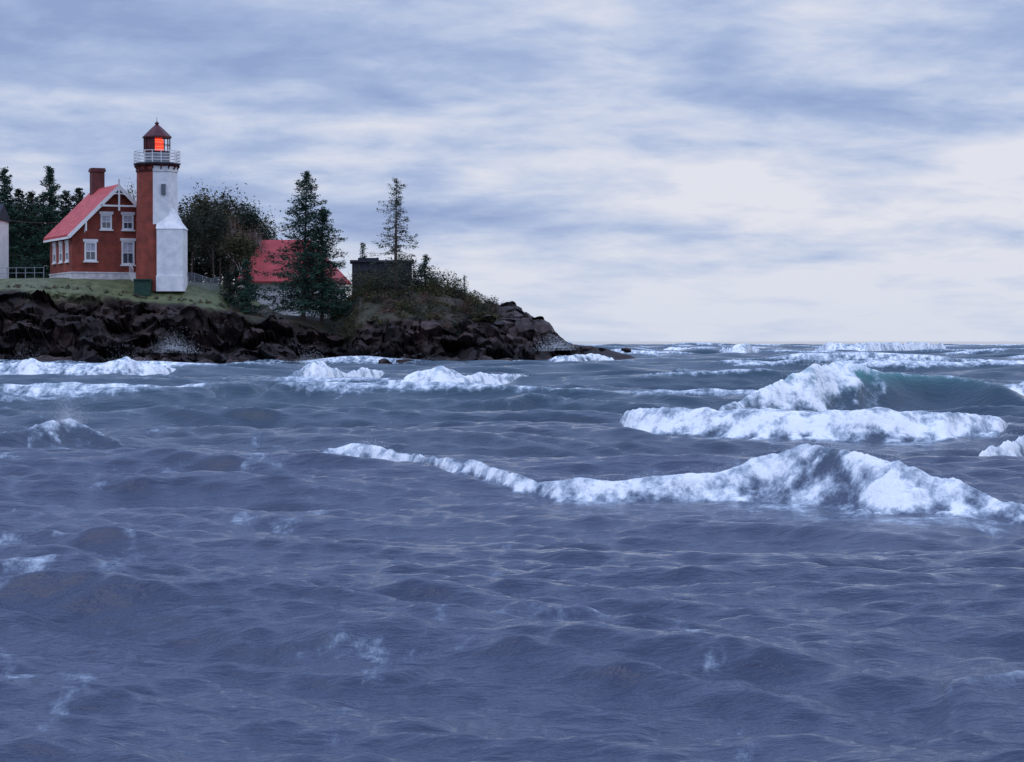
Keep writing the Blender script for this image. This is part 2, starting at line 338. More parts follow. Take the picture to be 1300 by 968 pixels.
for k, rg in enumerate(ridges):
    a = np.array(rg, float); p0, p1_ = a[0,0], a[-1,0]
    cols = np.where((PX[0] >= p0) & (PX[0] <= p1_))[0]
    pc = PX[0, cols]; foot = np.interp(pc, a[:,0], a[:,1]); top = np.interp(pc, a[:,0], a[:,2])
    kw = max(3, int(len(pc)*.03)); ker = np.hanning(kw+2)[1:-1]; ker /= ker.sum()
    sm = lambda q: np.convolve(np.pad(q, kw, mode='edge'), ker, 'same')[kw:-kw]
    foot = sm(foot); top = sm(top)
    d0 = CH*F/(foot-HY); H = np.maximum(foot-top, 1)/F*d0
    wk = 1.9
    for _ in range(5): H = np.clip(CH-(top-HY)/F*(d0+H*wk), .02, 4)
    tp = 14 if k not in (10, 20, 21) else 50
    H = H*ss(p0, p0+tp, pc)*ss(p1_, p1_-tp, pc)
    f0 = np.interp(pc, a[:,0], a[:,3]); f1 = np.interp(pc, a[:,0], a[:,4])
    xw = (pc-650)/F*d0; hs = float(np.percentile(H, 70))
    d0 = d0+(fbm(xw/(hs*2.5+.2), xw*0+k, 3, 60+k)-.5)*hs*3.0
    H = H*(.98+.22*(fbm(xw/(hs*1.8+.1), xw*0+k, 3, 40+k)-.42))
    r0 = max(np.searchsorted(ry, d0.min()-16)-5, 0); r1 = min(np.searchsorted(ry, d0.max()+40), len(ry))
    pad = 25; c0 = max(cols[0]-pad, 0); c1 = min(cols[-1]+1+pad, len(rt)); pl = cols[0]-c0; pr = c1-cols[-1]-1
    P = lambda q: np.pad(q, (pl, pr), mode='edge')
    Hp = np.pad(H, (pl, pr)); d0p = P(d0); f0p = P(f0); f1p = P(f1)
    sl = (slice(r0, r1), slice(c0, c1))
    v = WY[sl]-d0p[None, :]; Hh = np.maximum(Hp[None, :], .04)
    w = Hh*wk if k not in (10, 20, 21) else np.maximum(Hh*wk, .6)
    X_, Y_ = WX[sl], WY[sl]
    nl = fbm(X_/(1.3*hs+.1)+k, Y_/(1.5*hs+.1), 3, 120+k)
    nz = fbm(X_/(.38*hs+.06), Y_/(.38*hs+.06), 4, 80+k)
    vv = v/w+(nl-.5)*.3
    fr = np.clip(vv, 0, 1); front = .6*fr*fr*(3-2*fr)+.4*fr**2.2; back = np.exp(-(np.clip(v-w, 0, None)/(Hh*2.4))**1.3)
    prof = np.where(vv < 1, front, 1)*back
    has = ss(.04, .12, Hp[None]*np.ones_like(v)) if hs > .3 else ss(.02, .06, Hp[None]*np.ones_like(v))
    isf = 1-ss(.9, 1.0, f0p[None])
    lo = ss(-.6, .5, vv-f0p[None]*1.1+(nz-.5)*1.2+(nl-.5)*.7)
    top_open = ss(3.0, .7, vv+(nz-.5)*.9+(nl-.5)*.9)
    top_shut = ss(f1p[None]+.2, f1p[None]-.2, vv+(nz-.5)*.6)
    full = ss(.9, 1.0, f1p[None]); fm = lo*(top_open*full+top_shut*(1-full))*isf*has
    fm = np.maximum(fm, has*full*.62*ss(.75, 1.0, vv)*ss(1.9, 1.1, vv))
    fm = fm*(.68+.5*nz)*(.70+.52*nl)
    faint = faintd.get(k, 1.0)
    if k in (13, 16): faint = faint*(.55+.9*fbm(X_*.12, Y_*.02+k, 2, 9))
    dist = .9*ss(-7, -.5, v/Hh)*np.exp(-np.clip(v-w, 0, None)/(Hh*2.5))*np.clip(Hp[None]/max(hs,.05), 0, 1)
    if k in (10, 20, 21, 23, 24): dist = dist*.5
    dist = np.where(WY[sl] < 40, dist*ss(-10, -3, v/Hh), dist)
    damp[sl] = np.minimum(damp[sl], 1-dist)
    RZ[sl] = np.maximum(RZ[sl], Hh*prof*has+fm*faint*((nz-.5)*.30+(nl-.5)*.2)*Hh)
    foam[sl] = np.maximum(foam[sl]*(1-.8*dist), fm*faint)
    st = fbm(X_/(.9*hs+.3)*.7, Y_/(3*hs+1), 4, 300+k)
    foam[sl] = np.maximum(foam[sl], has*faint*(f1p[None] > .3)*(f0p[None] < .9)*ss(16, 1, v/Hh)*ss(-6, -.3, v/Hh)*(.06+.82*st))
    for j in range(0, len(cols), 2):
        if H[j] > .2 and f0[j] < .95 and faintd.get(k, 1.0) > .79: crest.append((xw[j]*(d0[j]+H[j])/d0[j], d0[j]+H[j]*wk, H[j], H[j], k))
Z = Z*damp+RZ; DX *= damp; DY *= damp
sh = shore(WX); nearsh = ss(-6, -1, WY-sh)*ss(16, 5, WX)*ss(5,0,WY-sh)
foam = np.maximum(foam, nearsh*(.25+.85*fbm(WX*.16, WY*.3, 3, 9)))
WXf = WX+DX; WYf = WY+DY
m, nt, b = new_mat('lake_water'); N = nt.nodes.new; L = nt.links.new
tc = N('ShaderNodeTexCoord'); O = tc.outputs['Object']
mp = N('ShaderNodeMapping'); L(O, mp.inputs[0]); mp.inputs['Scale'].default_value = (.7, 2.1, 1); mp.inputs['Rotation'].default_value = (0, 0, .1)
V = mp.outputs[0]
mp2 = N('ShaderNodeMapping'); L(O, mp2.inputs[0]); mp2.inputs['Scale'].default_value = (1.3, .8, 1.1)
VF = mp2.outputs[0]
fa = attr(nt, 'foam')
nf = tnoise(nt, VF, 2.0, 7, .75)
nf2 = tnoise(nt, V, .8, 5, .65)
t = math_(nt, 'ADD', fa, math_(nt, 'MULTIPLY', math_(nt, 'SUBTRACT', nf, .5), 1.8))
t = math_(nt, 'ADD', t, math_(nt, 'MULTIPLY', math_(nt, 'SUBTRACT', nf2, .5), .6))
mr = N('ShaderNodeMapRange'); mr.interpolation_type = 'SMOOTHSTEP'; mr.inputs['From Min'].default_value = .34; mr.inputs['From Max'].default_value = 1.0
L(t, mr.inputs['Value']); mask = mr.outputs[0]
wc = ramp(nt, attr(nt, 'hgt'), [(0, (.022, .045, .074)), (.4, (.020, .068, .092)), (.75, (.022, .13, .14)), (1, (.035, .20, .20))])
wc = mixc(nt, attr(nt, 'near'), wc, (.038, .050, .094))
L(wc, b.inputs['Base Color']); b.inputs['Roughness'].default_value = .08; b.inputs['IOR'].default_value = 1.34
bp = N('ShaderNodeBump'); bp.inputs['Strength'].default_value = 1; bp.inputs['Distance'].default_value = .045
bh = math_(nt, 'ADD', tnoise(nt, V, 3.0, 5, .6), math_(nt, 'MULTIPLY', tnoise(nt, V, 13, 3, .6), .25))
L(bh, bp.inputs['Height']); L(bp.outputs[0], b.inputs['Normal'])
fb = N('ShaderNodeBsdfPrincipled'); L(ramp(nt, t, [(.4, (.26, .36, .48)), (.75, (.54, .63, .73)), (1.05, (.90, .92, .95))]), fb.inputs['Base Color'])
fb.inputs['Roughness'].default_value = .9; fb.inputs['Specular IOR Level'].default_value = .1
bp2 = N('ShaderNodeBump'); bp2.inputs['Strength'].default_value = .8; bp2.inputs['Distance'].default_value = .15
L(nf, bp2.inputs['Height']); L(bp2.outputs[0], fb.inputs['Normal'])
ms = N('ShaderNodeMixShader'); L(mask, ms.inputs[0]); L(b.outputs[0], ms.inputs[1]); L(fb.outputs[0], ms.inputs[2])
L(ms.outputs[0], nt.nodes['Material Output'].inputs['Surface'])
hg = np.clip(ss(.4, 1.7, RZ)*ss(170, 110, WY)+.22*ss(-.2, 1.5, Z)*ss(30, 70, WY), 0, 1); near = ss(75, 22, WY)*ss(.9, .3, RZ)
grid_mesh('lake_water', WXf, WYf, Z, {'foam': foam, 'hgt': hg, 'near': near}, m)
M_bed = noise_mat('lake_bed', (.02, .03, .045), (.03, .04, .055), .05)
mesh_obj('lake_bed', [(-12000,-3000,-7),(12000,-3000,-7),(12000,12000,-7),(-12000,12000,-7)], [(0,1,2,3)], M_bed)
# spray
M_spray = noise_mat('spray', (.75, .8, .86), (.88, .9, .93), 3, .9)
sb = MB(); C = []; S = []
for (x, y, z, H, k) in crest:
    n = rng.poisson(40.0*vnoise(np.array([x/H*.8]), np.array([k*1.0]), 3)[0]**1.5*1.6)
    q = np.stack([x+rng.normal(size=n)*.25*H, y+rng.normal(size=n)*.35*H, z*.93+rng.exponential(size=n)*.08*H], -1)
    C.append(q); S.append(np.full(n, .0052*(y/40)**.8))
def burst(px, py, d, r, hgt, n, sz=.009):
    q = np.stack([X(px, d)+rng.normal(size=n)*r*.4, d+rng.normal(size=n)*r*.4, Zp(py, d)+rng.exponential(size=n)*hgt*.45], -1)
    C.append(q); S.append(np.full(n, sz*math.sqrt(d/40)))
burst(88, 538, 47, .5, .34, 5500, .0045); burst(82, 536, 47, .25, .42, 2500, .0045)
for dx_, dz_, n_ in ((-16, 4, 900), (-5, 0, 1300), (6, 2, 1100), (18, 5, 700)): burst(222+dx_, 444+dz_, 181, 1.3, .9, n_, .011)
for dx_, dz_, n_ in ((-14, 4, 1200), (0, 0, 1800), (12, 3, 1000)): burst(708+dx_, 442+dz_, 197, 1.4, .9, n_, .011)
burst(395, 466, 108, 1.0, .7, 1500); burst(160, 466, 120, 1.3, .6, 1500)
burst(37, 467, 120, 1.0, .6, 1000); burst(1045, 464, 70, 1.0, .25, 1500, .007)
burst(1040, 572, 32, .5, .1, 2500, .004); burst(470, 568, 47, .5, .12, 1500, .005)
sb.tris(leaf_tris(np.concatenate(C), np.concatenate(S)), 0); sb.done('wave_spray', [M_spray])

# ---------------------------------------------------------------- keeper's house
th = math.radians(24.6); BZ = Zp(357)
house = empty('brick_lighthouse_keepers_house', (X(92, 197), 197, BZ), th)
cs = 14.5*math.cos(math.radians(14))
def lx(px): return (px-92)/cs
def lz(py): return (357-py)/14.5
W = 7.95; Ld = 8.2; EZ = 4.15; PK = EZ+W/2
q = MB(); q.v = [(0,0,-1),(W,0,-1),(W,0,EZ),(W/2,0,PK),(0,0,EZ),(0,Ld,-1),(W,Ld,-1),(W,Ld,EZ),(W/2,Ld,PK),(0,Ld,EZ)]
q.f = [(0,1,2,3,4),(9,8,7,6,5),(0,4,9,5),(1,6,7,2)]; q.m = [0]*4; q.done('brick_walls', [M_brick], house)
q = MB(); q.box(-.06, W+.06, -.06, Ld+.06, -1.2, .62); q.box(-.1, W+.1, -.1, Ld+.1, .62, .72); q.done('foundation', [M_stone], house)
q = MB(); t_ = .16; ov = .45; fo = .6
for sgn in (-1, 1):
    cx = W/2; ex = cx+sgn*(W/2+ov); ez = PK-(W/2+ov)
    b0 = len(q.v)
    for y in (-fo, Ld+fo): q.v += [(cx,y,PK+.02),(ex,y,ez+.02),(ex,y,ez+.02+t_*1.3),(cx,y,PK+.02+t_*1.3)]
    q.f += [(b0,b0+1,b0+2,b0+3),(b0+7,b0+6,b0+5,b0+4),(b0+3,b0+2,b0+6,b0+7),(b0,b0+4,b0+5,b0+1),(b0+1,b0+5,b0+6,b0+2)]; q.m += [0]*5
q.done('red_roof', [M_roof], house)
q = MB(); yb = -fo-.04
for sgn in (-1, 1):
    q.beam((W/2, yb, PK-.02), (W/2+sgn*(W/2+ov), yb, PK-.02-(W/2+ov)), .08, .3)
q.box(W/2-.07, W/2+.07, yb-.05, yb+.05, PK-2.1, PK+.65)
q.box(W/2-1.65, W/2+1.65, yb-.04, yb+.04, PK-1.75, PK-1.60)
for sgn in (-1, 1):
    pr = None
    for i in range(7):
        a = i/6*math.pi/2; p = (W/2+sgn*(1.35*math.sin(a)), yb-.002, PK-1.6+1.0*(math.cos(a)))
        if pr: q.beam(pr, p, .05, .09)
        pr = p
    q.beam((W/2+sgn*2.9, yb+.003, PK-3.0), (W/2+sgn*2.9, -0.0, PK-4.0), .1, .1)
    q.box(W/2+sgn*2.9-.06, W/2+sgn*2.9+.06, yb-.03, yb+.03, PK-3.9, PK-2.95)
q.box(-ov-.02, -ov+.06, -fo+.02, Ld+fo, EZ-ov-.16, EZ-ov+.02)
q.done('gable_truss_trim', [M_white], house)
def window(par, name, x0, x1, z0, z1, y=0.0, side=None, cols=2):
    q = MB(); f = .14
    def bx(a, b_, c, d, e, g, m=0):
        if side: q.box(c, d, a, b_, e, g, m)
        else: q.box(a, b_, c, d, e, g, m)
    o = y
    bx(x0, x0+f, o-.09, o+.02, z0, z1); bx(x1-f, x1, o-.09, o+.02, z0, z1)
    bx(x0+f, x1-f, o-.09, o+.02, z1-f, z1); bx(x0+f, x1-f, o-.09, o+.02, z0, z0+f)
    bx(x0-.12, x1+.12, o-.16, o+.01, z0-.12, z0-.003); bx(x0-.12, x1+.12, o-.12, o+.01, z1+.003, z1+.24)
    mid = (z0+z1)/2; bx(x0+f, x1-f, o-.07, o+.02, mid-.04, mid+.04)
    if cols == 2:
        xm = (x0+x1)/2; bx(xm-.02, xm+.02, o-.055, o+.02, z0+f, z1-f)
    bx(x0+f-.01, x1-f+.01, o-.02, o+.015, z0+f-.01, mid, 1); bx(x0+f-.01, x1-f+.01, o-.021, o+.015, mid, z1-f+.01, 2)
    q.done(name, [M_white, M_glass, M_curtain], par)
window(house, 'upper_window_1', lx(127), lx(141), lz(293), lz(274))
window(house, 'upper_window_2', lx(154), lx(168), lz(293), lz(274))
window(house, 'lower_window', lx(107), lx(122), lz(333), lz(309))
window(house, 'porch_window', lx(153), lx(169), lz(337), lz(307))
for i, yy in enumerate((1.6, 3.9, 6.3)):
    window(house, 'side_window_%d' % (i+1), yy-.5, yy+.5, lz(333), lz(310), y=0, side=1, cols=1)
q = MB(); q.box(W/2-.55, W/2+.55, 6.4, 7.4, PK-1, PK+1.75); q.box(W/2-.65, W/2+.65, 6.3, 7.5, PK+1.75, PK+1.95); q.box(W/2-.6, W/2+.6, 6.35, 7.45, PK+1.95, PK+2.08)
q.done('chimney', [M_brick_ch], house)
q = MB()
for i in range(4): q.box(5.0, 6.2, -1.4+.32*i, -.1, -.3, .18*(i+1)-.05)
for xx in (5.0, 6.2):
    q.beam((xx, -1.4, .95), (xx, -.12, 1.55), .05, .05)
    for i in range(4): q.beam((xx, -1.35+.4*i, 0), (xx, -1.35+.4*i, .97+.18*i), .04, .04)
q.done('porch_steps', [M_white], house)

# ---------------------------------------------------------------- tower
tw = empty('lighthouse_tower', (X(200, 197.6), 197.6, BZ))
ph = math.radians(-11.6+9); R = 1.76
q = MB()
mf = [1 if i in (0, 1, 2) else 0 for i in range(8)]
q.prism(8, R+.06, R, 4.75, 9.9, ph, m=0, mf=mf); q.prism(8, R+.12, R+.08, -1, 4.75, ph, m=0)
q.done('octagonal_shaft', [M_brick, M_wbrick], tw)
q = MB()
x0 = .25; x1 = 2.5
q.box(x0, x1, -1.95, .8, -1, 4.35)
b0 = len(q.v)
q.v += [(x0-.06,-2.0,4.35),(x1+.08,-2.0,4.35),(x1+.08,.85,4.35),(x0-.06,.85,4.35),(x0-.02,-1.6,5.0),(2.1,-1.6,5.0),(2.1,.6,5.0),(x0-.02,.6,5.0),(0.05,-1.3,6.1),(1.55,-1.1,6.1),(1.6,.3,6.1),(0.05,.3,6.1)]
for a_ in (0, 4):
    for i in range(4):
        j = (i+1) % 4; q.f.append((b0+a_+i, b0+a_+j, b0+a_+4+j, b0+a_+4+i)); q.m.append(0)
q.f.append((b0+8,b0+9,b0+10,b0+11)); q.m.append(0)
q.f.append((b0+3,b0+2,b0+1,b0)); q.m.append(0)
q.box(x0-.05, x1+.05, -2.0, .85, -1, .35)
q.done('white_base_vestibule', [M_wbrick], tw)
q = MB(); q.prism(8, R+.08, R+.12, 9.3, 9.5, ph, m=0, mf=mf)
q.prism(8, R+.12, 1.98, 9.78, 9.93, ph, m=0)
for i in range(16):
    a = ph+i*math.pi/8; q.beam((1.66*math.sin(a), -1.66*math.cos(a), 9.45), (1.95*math.sin(a), -1.95*math.cos(a), 9.85), .09, .12)
q.done('gallery_brackets', [M_dred, M_wbrick], tw)
q = MB(); q.prism(8, 2.06, 2.06, 9.94, 10.06, ph); q.done('gallery_deck', [M_dark], tw)
q = MB()
for i in range(16):
    a = ph+i*math.pi/8; a2 = ph+(i+1)*math.pi/8; r = 2.0*(1 if i % 2 == 0 else math.cos(math.pi/8)); r2 = 2.0*(1 if i % 2 else math.cos(math.pi/8))
    q.beam((r*math.sin(a), -r*math.cos(a), 10.06), (r*math.sin(a), -r*math.cos(a), 11.1), .055, .055)
    for z in (10.3, 10.55, 10.83, 11.1): q.beam((r*math.sin(a), -r*math.cos(a), z), (r2*math.sin(a2), -r2*math.cos(a2), z), .05, .05)
q.done('gallery_railing', [M_white], tw)
q = MB(); r = 1.12
q.prism(8, r-.02, r-.02, 10.06, 11.0, ph, m=1); q.prism(8, r+.06, r+.06, 11.0, 11.1, ph)
for i in range(8):
    a = ph+i*math.pi/4; a2 = a+math.pi/4
    q.beam((r*math.sin(a), -r*math.cos(a), 11.1), (r*math.sin(a), -r*math.cos(a), 12.25), .09, .09)
    if i in (6, 5, 4, 7):
        b0 = len(q.v); rr = r-.03
        q.v += [(rr*math.sin(a), -rr*math.cos(a), 11.1), (rr*math.sin(a2), -rr*math.cos(a2), 11.1), (rr*math.sin(a2), -rr*math.cos(a2), 12.25), (rr*math.sin(a), -rr*math.cos(a), 12.25)]
        q.f.append((b0,b0+1,b0+2,b0+3)); q.m.append(0)
    else:
        q.beam((r*math.sin(a), -r*math.cos(a), 11.66), (r*math.sin(a2), -r*math.cos(a2), 11.66), .05, .05)
q.prism(8, 1.28, 1.28, 12.25, 12.38, ph); q.prism(8, 1.26, .62, 12.38, 13.0, ph); q.prism(8, .62, .14, 13.0, 13.42, ph)
q.prism(8, .1, .2, 13.4, 13.52, ph); q.prism(8, .2, .1, 13.52, 13.66, ph); q.prism(6, .03, .015, 13.66, 14.1, ph)
q.done('lantern_room', [M_dred, M_metal], tw)
q = MB(); q.prism(20, .5, .66, 11.1, 11.5, 0); q.prism(20, .66, .66, 11.5, 11.9, 0); q.prism(20, .66, .45, 11.9, 12.2, 0)
q.done('red_fresnel_lens', [M_lens], tw)
q = MB(); q.box(.62, .98, -1.74, -1.4, 7.3, 8.2); q.done('tower_window', [M_glass], tw)
bn = empty('green_storage_bin', (X(182, 195.5), 195.5, gz(X(182,195.5), 195.5)))
q = MB(); q.box(-.7, .7, -.5, .5, -.2, 1.05); q.box(-.75, .75, -.55, .55, 1.05, 1.16); q.beam((-.73,-.2,1.2),(.73,-.2,1.2),.9,.1); q.done('bin_body', [M_bin], bn)

# ---------------------------------------------------------------- fences
def fence(name, p, q_, h, n, mat, rails, thick=.05, mesh=False):
    q = MB(); p = Vector(p); e = Vector(q_)
    for i in range(n+1):
        a = p.lerp(e, i/n); z = gz(a.x, a.y); q.beam((a.x,a.y,z-.3),(a.x,a.y,z+h),thick,thick)
        if i < n:
            c = p.lerp(e, (i+1)/n); zc = gz(c.x, c.y)
            for r in rails: q.beam((a.x,a.y,z+h*r),(c.x,c.y,zc+h*r),thick*.6,thick*.7)
            if mesh:
                for k in range(12):
                    u = k/12; a1 = a.lerp(c, u); zz = z+(zc-z)*u
                    q.beam((a1.x,a1.y,zz+.05),(a1.x+.14,a1.y,zz+h*.97),.010,.010); q.beam((a1.x+.14,a1.y,zz+.05),(a1.x,a1.y,zz+h*.97),.010,.010)
    q.done(name, [mat])
fence('chain_link_fence', (X(237,198),198,0), (X(277,199),199.5,0), 1.1, 4, M_metal, (1,), .05, True)
fence('pipe_fence', (X(-60,200),200,0), (X(56,199),199,0), 1.0, 10, M_metal, (.95,.5), .06)
wb = empty('white_boathouse', (X(-66,200), 200, BZ))
q = MB(); q.box(0, 4.25, 0, 5, -1, 5.4); q.done('walls', [M_white], wb)
q = MB(); q.v = [(-.3,-.3,5.4),(4.4,-.3,5.4),(4.4,5.3,5.4),(-.3,5.3,5.4),(-.3,2.5,6.9),(4.4,2.5,6.9)]; q.f = [(0,1,5,4),(2,3,4,5),(0,4,3),(1,2,5),(3,2,1,0)]; q.m = [0]*5; q.done('roof', [M_dark], wb)
window(wb, 'window', 1.4, 2.4, 1.5, 3.2)

# ---------------------------------------------------------------- white house w/ red roof
d2 = 213.0; th2 = math.radians(-8); s2 = F/d2
hz = Zp(403, d2)
h2 = empty('white_house_with_red_roof', (X(308, d2), d2, hz), th2)
W2 = 112/s2; D2 = 7.2; E2 = (403-356)/s2; P2 = (403-303)/s2
q = MB(); q.box(0, W2, 0, D2, -2, E2-.02)
q.done('white_walls', [M_wbrick], h2)
q = MB(); ov = .5
A_ = [(-ov,-ov,E2-.12),(W2+ov,-ov,E2-.12),(W2+ov,D2+ov,E2-.12),(-ov,D2+ov,E2-.12),(.9,D2/2,P2),(W2-2.6,D2/2,P2)]
q.v = A_+[(x,y,z-.14) for x,y,z in A_]; q.f = [(0,1,5,4),(2,3,4,5),(1,2,5),(3,0,4),(0,6,7,1),(1,7,8,2),(2,8,9,3),(3,9,6,0),(6,9,8,7)]; q.m = [0]*9
q.done('red_roof', [M_roof2], h2)
window(h2, 'window_1', 3.6, 4.5, 1.0, 2.3); window(h2, 'window_2', 6.6, 7.4, 1.0, 2.3)
d3 = 222.0; s3 = F/d3
h3 = empty('dark_wooden_building', (X(447, d3), d3, Zp(358, d3)), math.radians(4))
q = MB(); w3 = 76/s3; q.box(0, w3, 0, 5, -3, 1.9); q.box(-.2, w3+.2, -.2, 5.2, 1.9, 2.1); q.box(w3*.1, w3*.45, .8, 4, 2.1, 2.35)
for i in range(12): q.box(w3*i/12+.05, w3*i/12+.12, -.05, -.003, -.5, 1.88)
q.done('board_walls', [M_dark], h3)
q = MB(); q.box(w3*.6, w3*.6+1.0, -.08, .02, .6, 1.4); q.done('window', [M_glass], h3)

# ---------------------------------------------------------------- trees
def spruce(q, x, y, z, H, Rr, dens=1.0, low=.08, lm=1, tsize=.17, gap=.42, bm=0, power=.8, rag=.35):
    lean = rng.normal()*.012*H
    q.tube((x,y,z-.5),(x+lean*.5,y,z+H*.5),.014*H+.04,.009*H+.02,7,bm); q.tube((x+lean*.5,y,z+H*.5),(x+lean,y,z+H),.009*H+.02,.01,6,bm)
    out = []; nb = int(H*(1-low)/gap*8*dens)
    for i in range(nb):
        u = low+(1-low)*min(.985, (i+rng.random())/nb)
        lump = .7+.6*vnoise(np.array([u*H*.9]), np.array([x*3.1]), 5)[0]
        az = rng.uniform(0, 6.28); lump *= .75+.5*vnoise(np.array([u*H*.7+9]), np.array([az*1.2+x]), 6)[0]
        env = Rr*(1-u)**power*(.45+.55*min(1,(u-low)/.12+.25))+.13
        ln = env*lump*rng.uniform(1-rag*1.4, 1+rag*.4)
        bz = z+H*u; bx_ = x+lean*u; dx, dy = math.cos(az), math.sin(az); dr = rng.uniform(.1, .5)*(1.15-u)
        if u > .85: dr = -.5*rng.random()
        if rng.random() < .6: q.tube((bx_,y,bz),(bx_+dx*ln*.85,y+dy*ln*.85,bz-dr*ln*.85+.1*ln),.01+.012*ln,.006,3,bm)
        n = int(5+ln*17); s = rng.random(n)**.7
        lat = rng.normal(size=n)*.17*ln*(1.15-s)+rng.normal(size=n)*.05
        out.append(np.stack([bx_+dx*ln*s-dy*lat, y+dy*ln*s+dx*lat, bz-dr*ln*s+.16*ln*s*s-np.abs(rng.normal(size=n))*.13], -1))
    C = np.concatenate(out); C = np.repeat(C, 2, 0)+rng.normal(size=(len(C)*2,3))*.06
    q.tris(leaf_tris(C, tsize*rng.uniform(.5, 1.1, len(C)), .6), lm)
    n = 14; q.tris(leaf_tris(np.stack([np.full(n,x+lean), np.full(n,y), z+H-rng.random(n)*.8], -1), .08, 1.5), lm)
def broadleaf(q, x, y, z, H, leaves=900, lm=1, tsize=.14, bm=0, lean=0, spread=.5):
    tips = []
    def rec(p, d, ln, r, lev):
        e = p+d*ln; md = p.lerp(e, .5)+Vector(rng.normal(size=3)*ln*.05)
        q.tube(p, md, r, r*.85, 5, bm); q.tube(md, e, r*.85, r*.7, 5, bm)
        if lev >= 2: tips.append((md, ln*.6))
        if lev >= 4 or r < .006: tips.append((e, ln)); return
        for k in range(3):
            nd = (d*.9+Vector(rng.normal(size=3))*spread+Vector((0,0,.18))).normalized()
            rec(p.lerp(e, rng.uniform(.65, 1)), nd, ln*rng.uniform(.6, .82), r*.62, lev+1)
    rec(Vector((x,y,z-.4)), Vector((lean,0,1)).normalized(), H*.33, .009*H+.02, 0)
    tp = np.array([list(t[0]) for t in tips]); tl = np.array([t[1] for t in tips])
    i = rng.integers(0, len(tp), leaves)
    c = tp[i]+rng.normal(size=(leaves,3))*(tl[i,None]*.45+.12)
    q.tris(leaf_tris(c, tsize*rng.uniform(.5,1.2,leaves), .8), lm)
def S1(name, px, top, d, wpx, mats=(M_bark, M_spruce), **kw):
    x = X(px, d); z = gz(x, d)
    H = Zp(top, d)-z; q = MB(); spruce(q, x, d, z, H, wpx/2/F*d, **kw); q.done(name, list(mats))
S1('spruce_tree', 385, 217, 201, 136, dens=1.45, low=.08, tsize=.16, power=.8)
S1('spruce_tree', 409, 264, 202, 118, dens=1.5, low=.14, tsize=.16)
S1('spruce_tree', 502, 227, 203, 76, (M_bark, M_spruce2), dens=1.1, low=.06, tsize=.13, gap=.5, power=.55, rag=.6)
S1('spruce_tree', 313, 330, 198, 56, dens=1.5, low=.0, tsize=.17)
S1('spruce_tree', 291, 345, 198.5, 50, (M_bark, M_leafd), dens=1.5, low=.0, tsize=.17)
S1('spruce_tree', 540, 324, 206, 46, dens=1.3, low=.0, tsize=.15)
S1('spruce_tree', 590, 349, 205, 13, dens=1, low=.0, tsize=.09)
S1('spruce_tree', 460, 308, 226, 32, dens=.9, low=.05, tsize=.14)
S1('spruce_tree', 65, 211, 214, 90, dens=1.3, low=.05, tsize=.2)
S1('spruce_tree', 8, 214, 216, 92, dens=1.2, low=.05, tsize=.2)
def B1(name, px, top, d, w, leaves, mats, **kw):
    x = X(px, d); z = gz(x, d); H = (Zp(top, d)-z); q = MB(); broadleaf(q, x, d, z, H, leaves, **kw)
    V_ = np.array(q.v); s = H/(V_[:,2].max()-z-.2)
    hx = w/F*d/ max(np.percentile(V_[:,0],98)-np.percentile(V_[:,0],2), .1)
    V_[:,2] = z+(V_[:,2]-z)*s; V_[:,0] = x+(V_[:,0]-x)*min(hx,1.6); V_[:,1] = d+(V_[:,1]-d)*min(hx,1.6)
    q.v = [tuple(v) for v in V_.tolist()]; q.done(name, list(mats))
B1('maple_tree', 245, 222, 215, 64, 7500, (M_bark, M_leafd), tsize=.17)
B1('maple_tree', 280, 228, 217, 66, 7500, (M_bark, M_leafo), tsize=.16)
B1('maple_tree', 318, 240, 222, 54, 7500, (M_bark, M_leafd), tsize=.17)
B1('maple_tree', 163, 222, 216, 44, 4000, (M_bark, M_leafo), tsize=.16)
B1('birch_tree', 306, 256, 209, 40, 2600, (M_birch, M_leafr), tsize=.12)
B1('birch_tree', 330, 272, 216, 28, 900, (M_birch, M_leafr), tsize=.12)
B1('maple_tree', 270, 252, 208, 60, 7500, (M_bark, M_leafd), tsize=.14)
B1('maple_tree', 292, 290, 204, 40, 4500, (M_bark, M_leafo), tsize=.12)
q = MB()
for px, top, w in [(-160,215,90),(-110,225,90),(-70,208,80),(-30,222,90),(25,240,96),(40,243,90),(85,242,86),(100,238,80),(120,244,70),(-220,220,90),(-290,210,90)]:
    d = rng.uniform(222, 236); x = X(px, d); z = gz(x, d); H = Zp(top, d)-z
    spruce(q, x, d, z, H, w/2/F*d, 1.0, 0.02, 1, .24, .55)
for px, top in [(225,250),(250,244),(275,244),(300,254),(325,270),(200,250),(155,250),(135,246),(110,252),(80,252),(50,248),(25,248),(0,248),(35,258),(12,258),(240,280),(265,278),(290,286),(228,286),(315,292),(255,262),(285,266)]:
    d = rng.uniform(226, 238) if top < 277 else 219; x = X(px, d); z = gz(x, d); H = Zp(top, d)-z; n = 4500
    a = rng.normal(size=(n,3)); a /= np.linalg.norm(a, axis=1)[:,None]; rr = rng.random(n)**.4
    c = np.stack([x+a[:,0]*rr*2.6, d+a[:,1]*rr*2.4, z+H*.48+a[:,2]*rr*H*.5], -1)
    c[:,0] += (fbm(c[:,2]*.6, c[:,1]*.6+px, 2, 12)-.5)*2; c = c[fbm(c[:,0]*.9+c[:,1], c[:,2]*.9, 3, 8) > .43]
    q.tris(leaf_tris(c, .2, .8), 1); q.tube((x,d,z-.5),(x,d,z+H*.7),.18,.06,6,0)
q.done('background_trees', [M_bark, M_leafd])
q = MB()
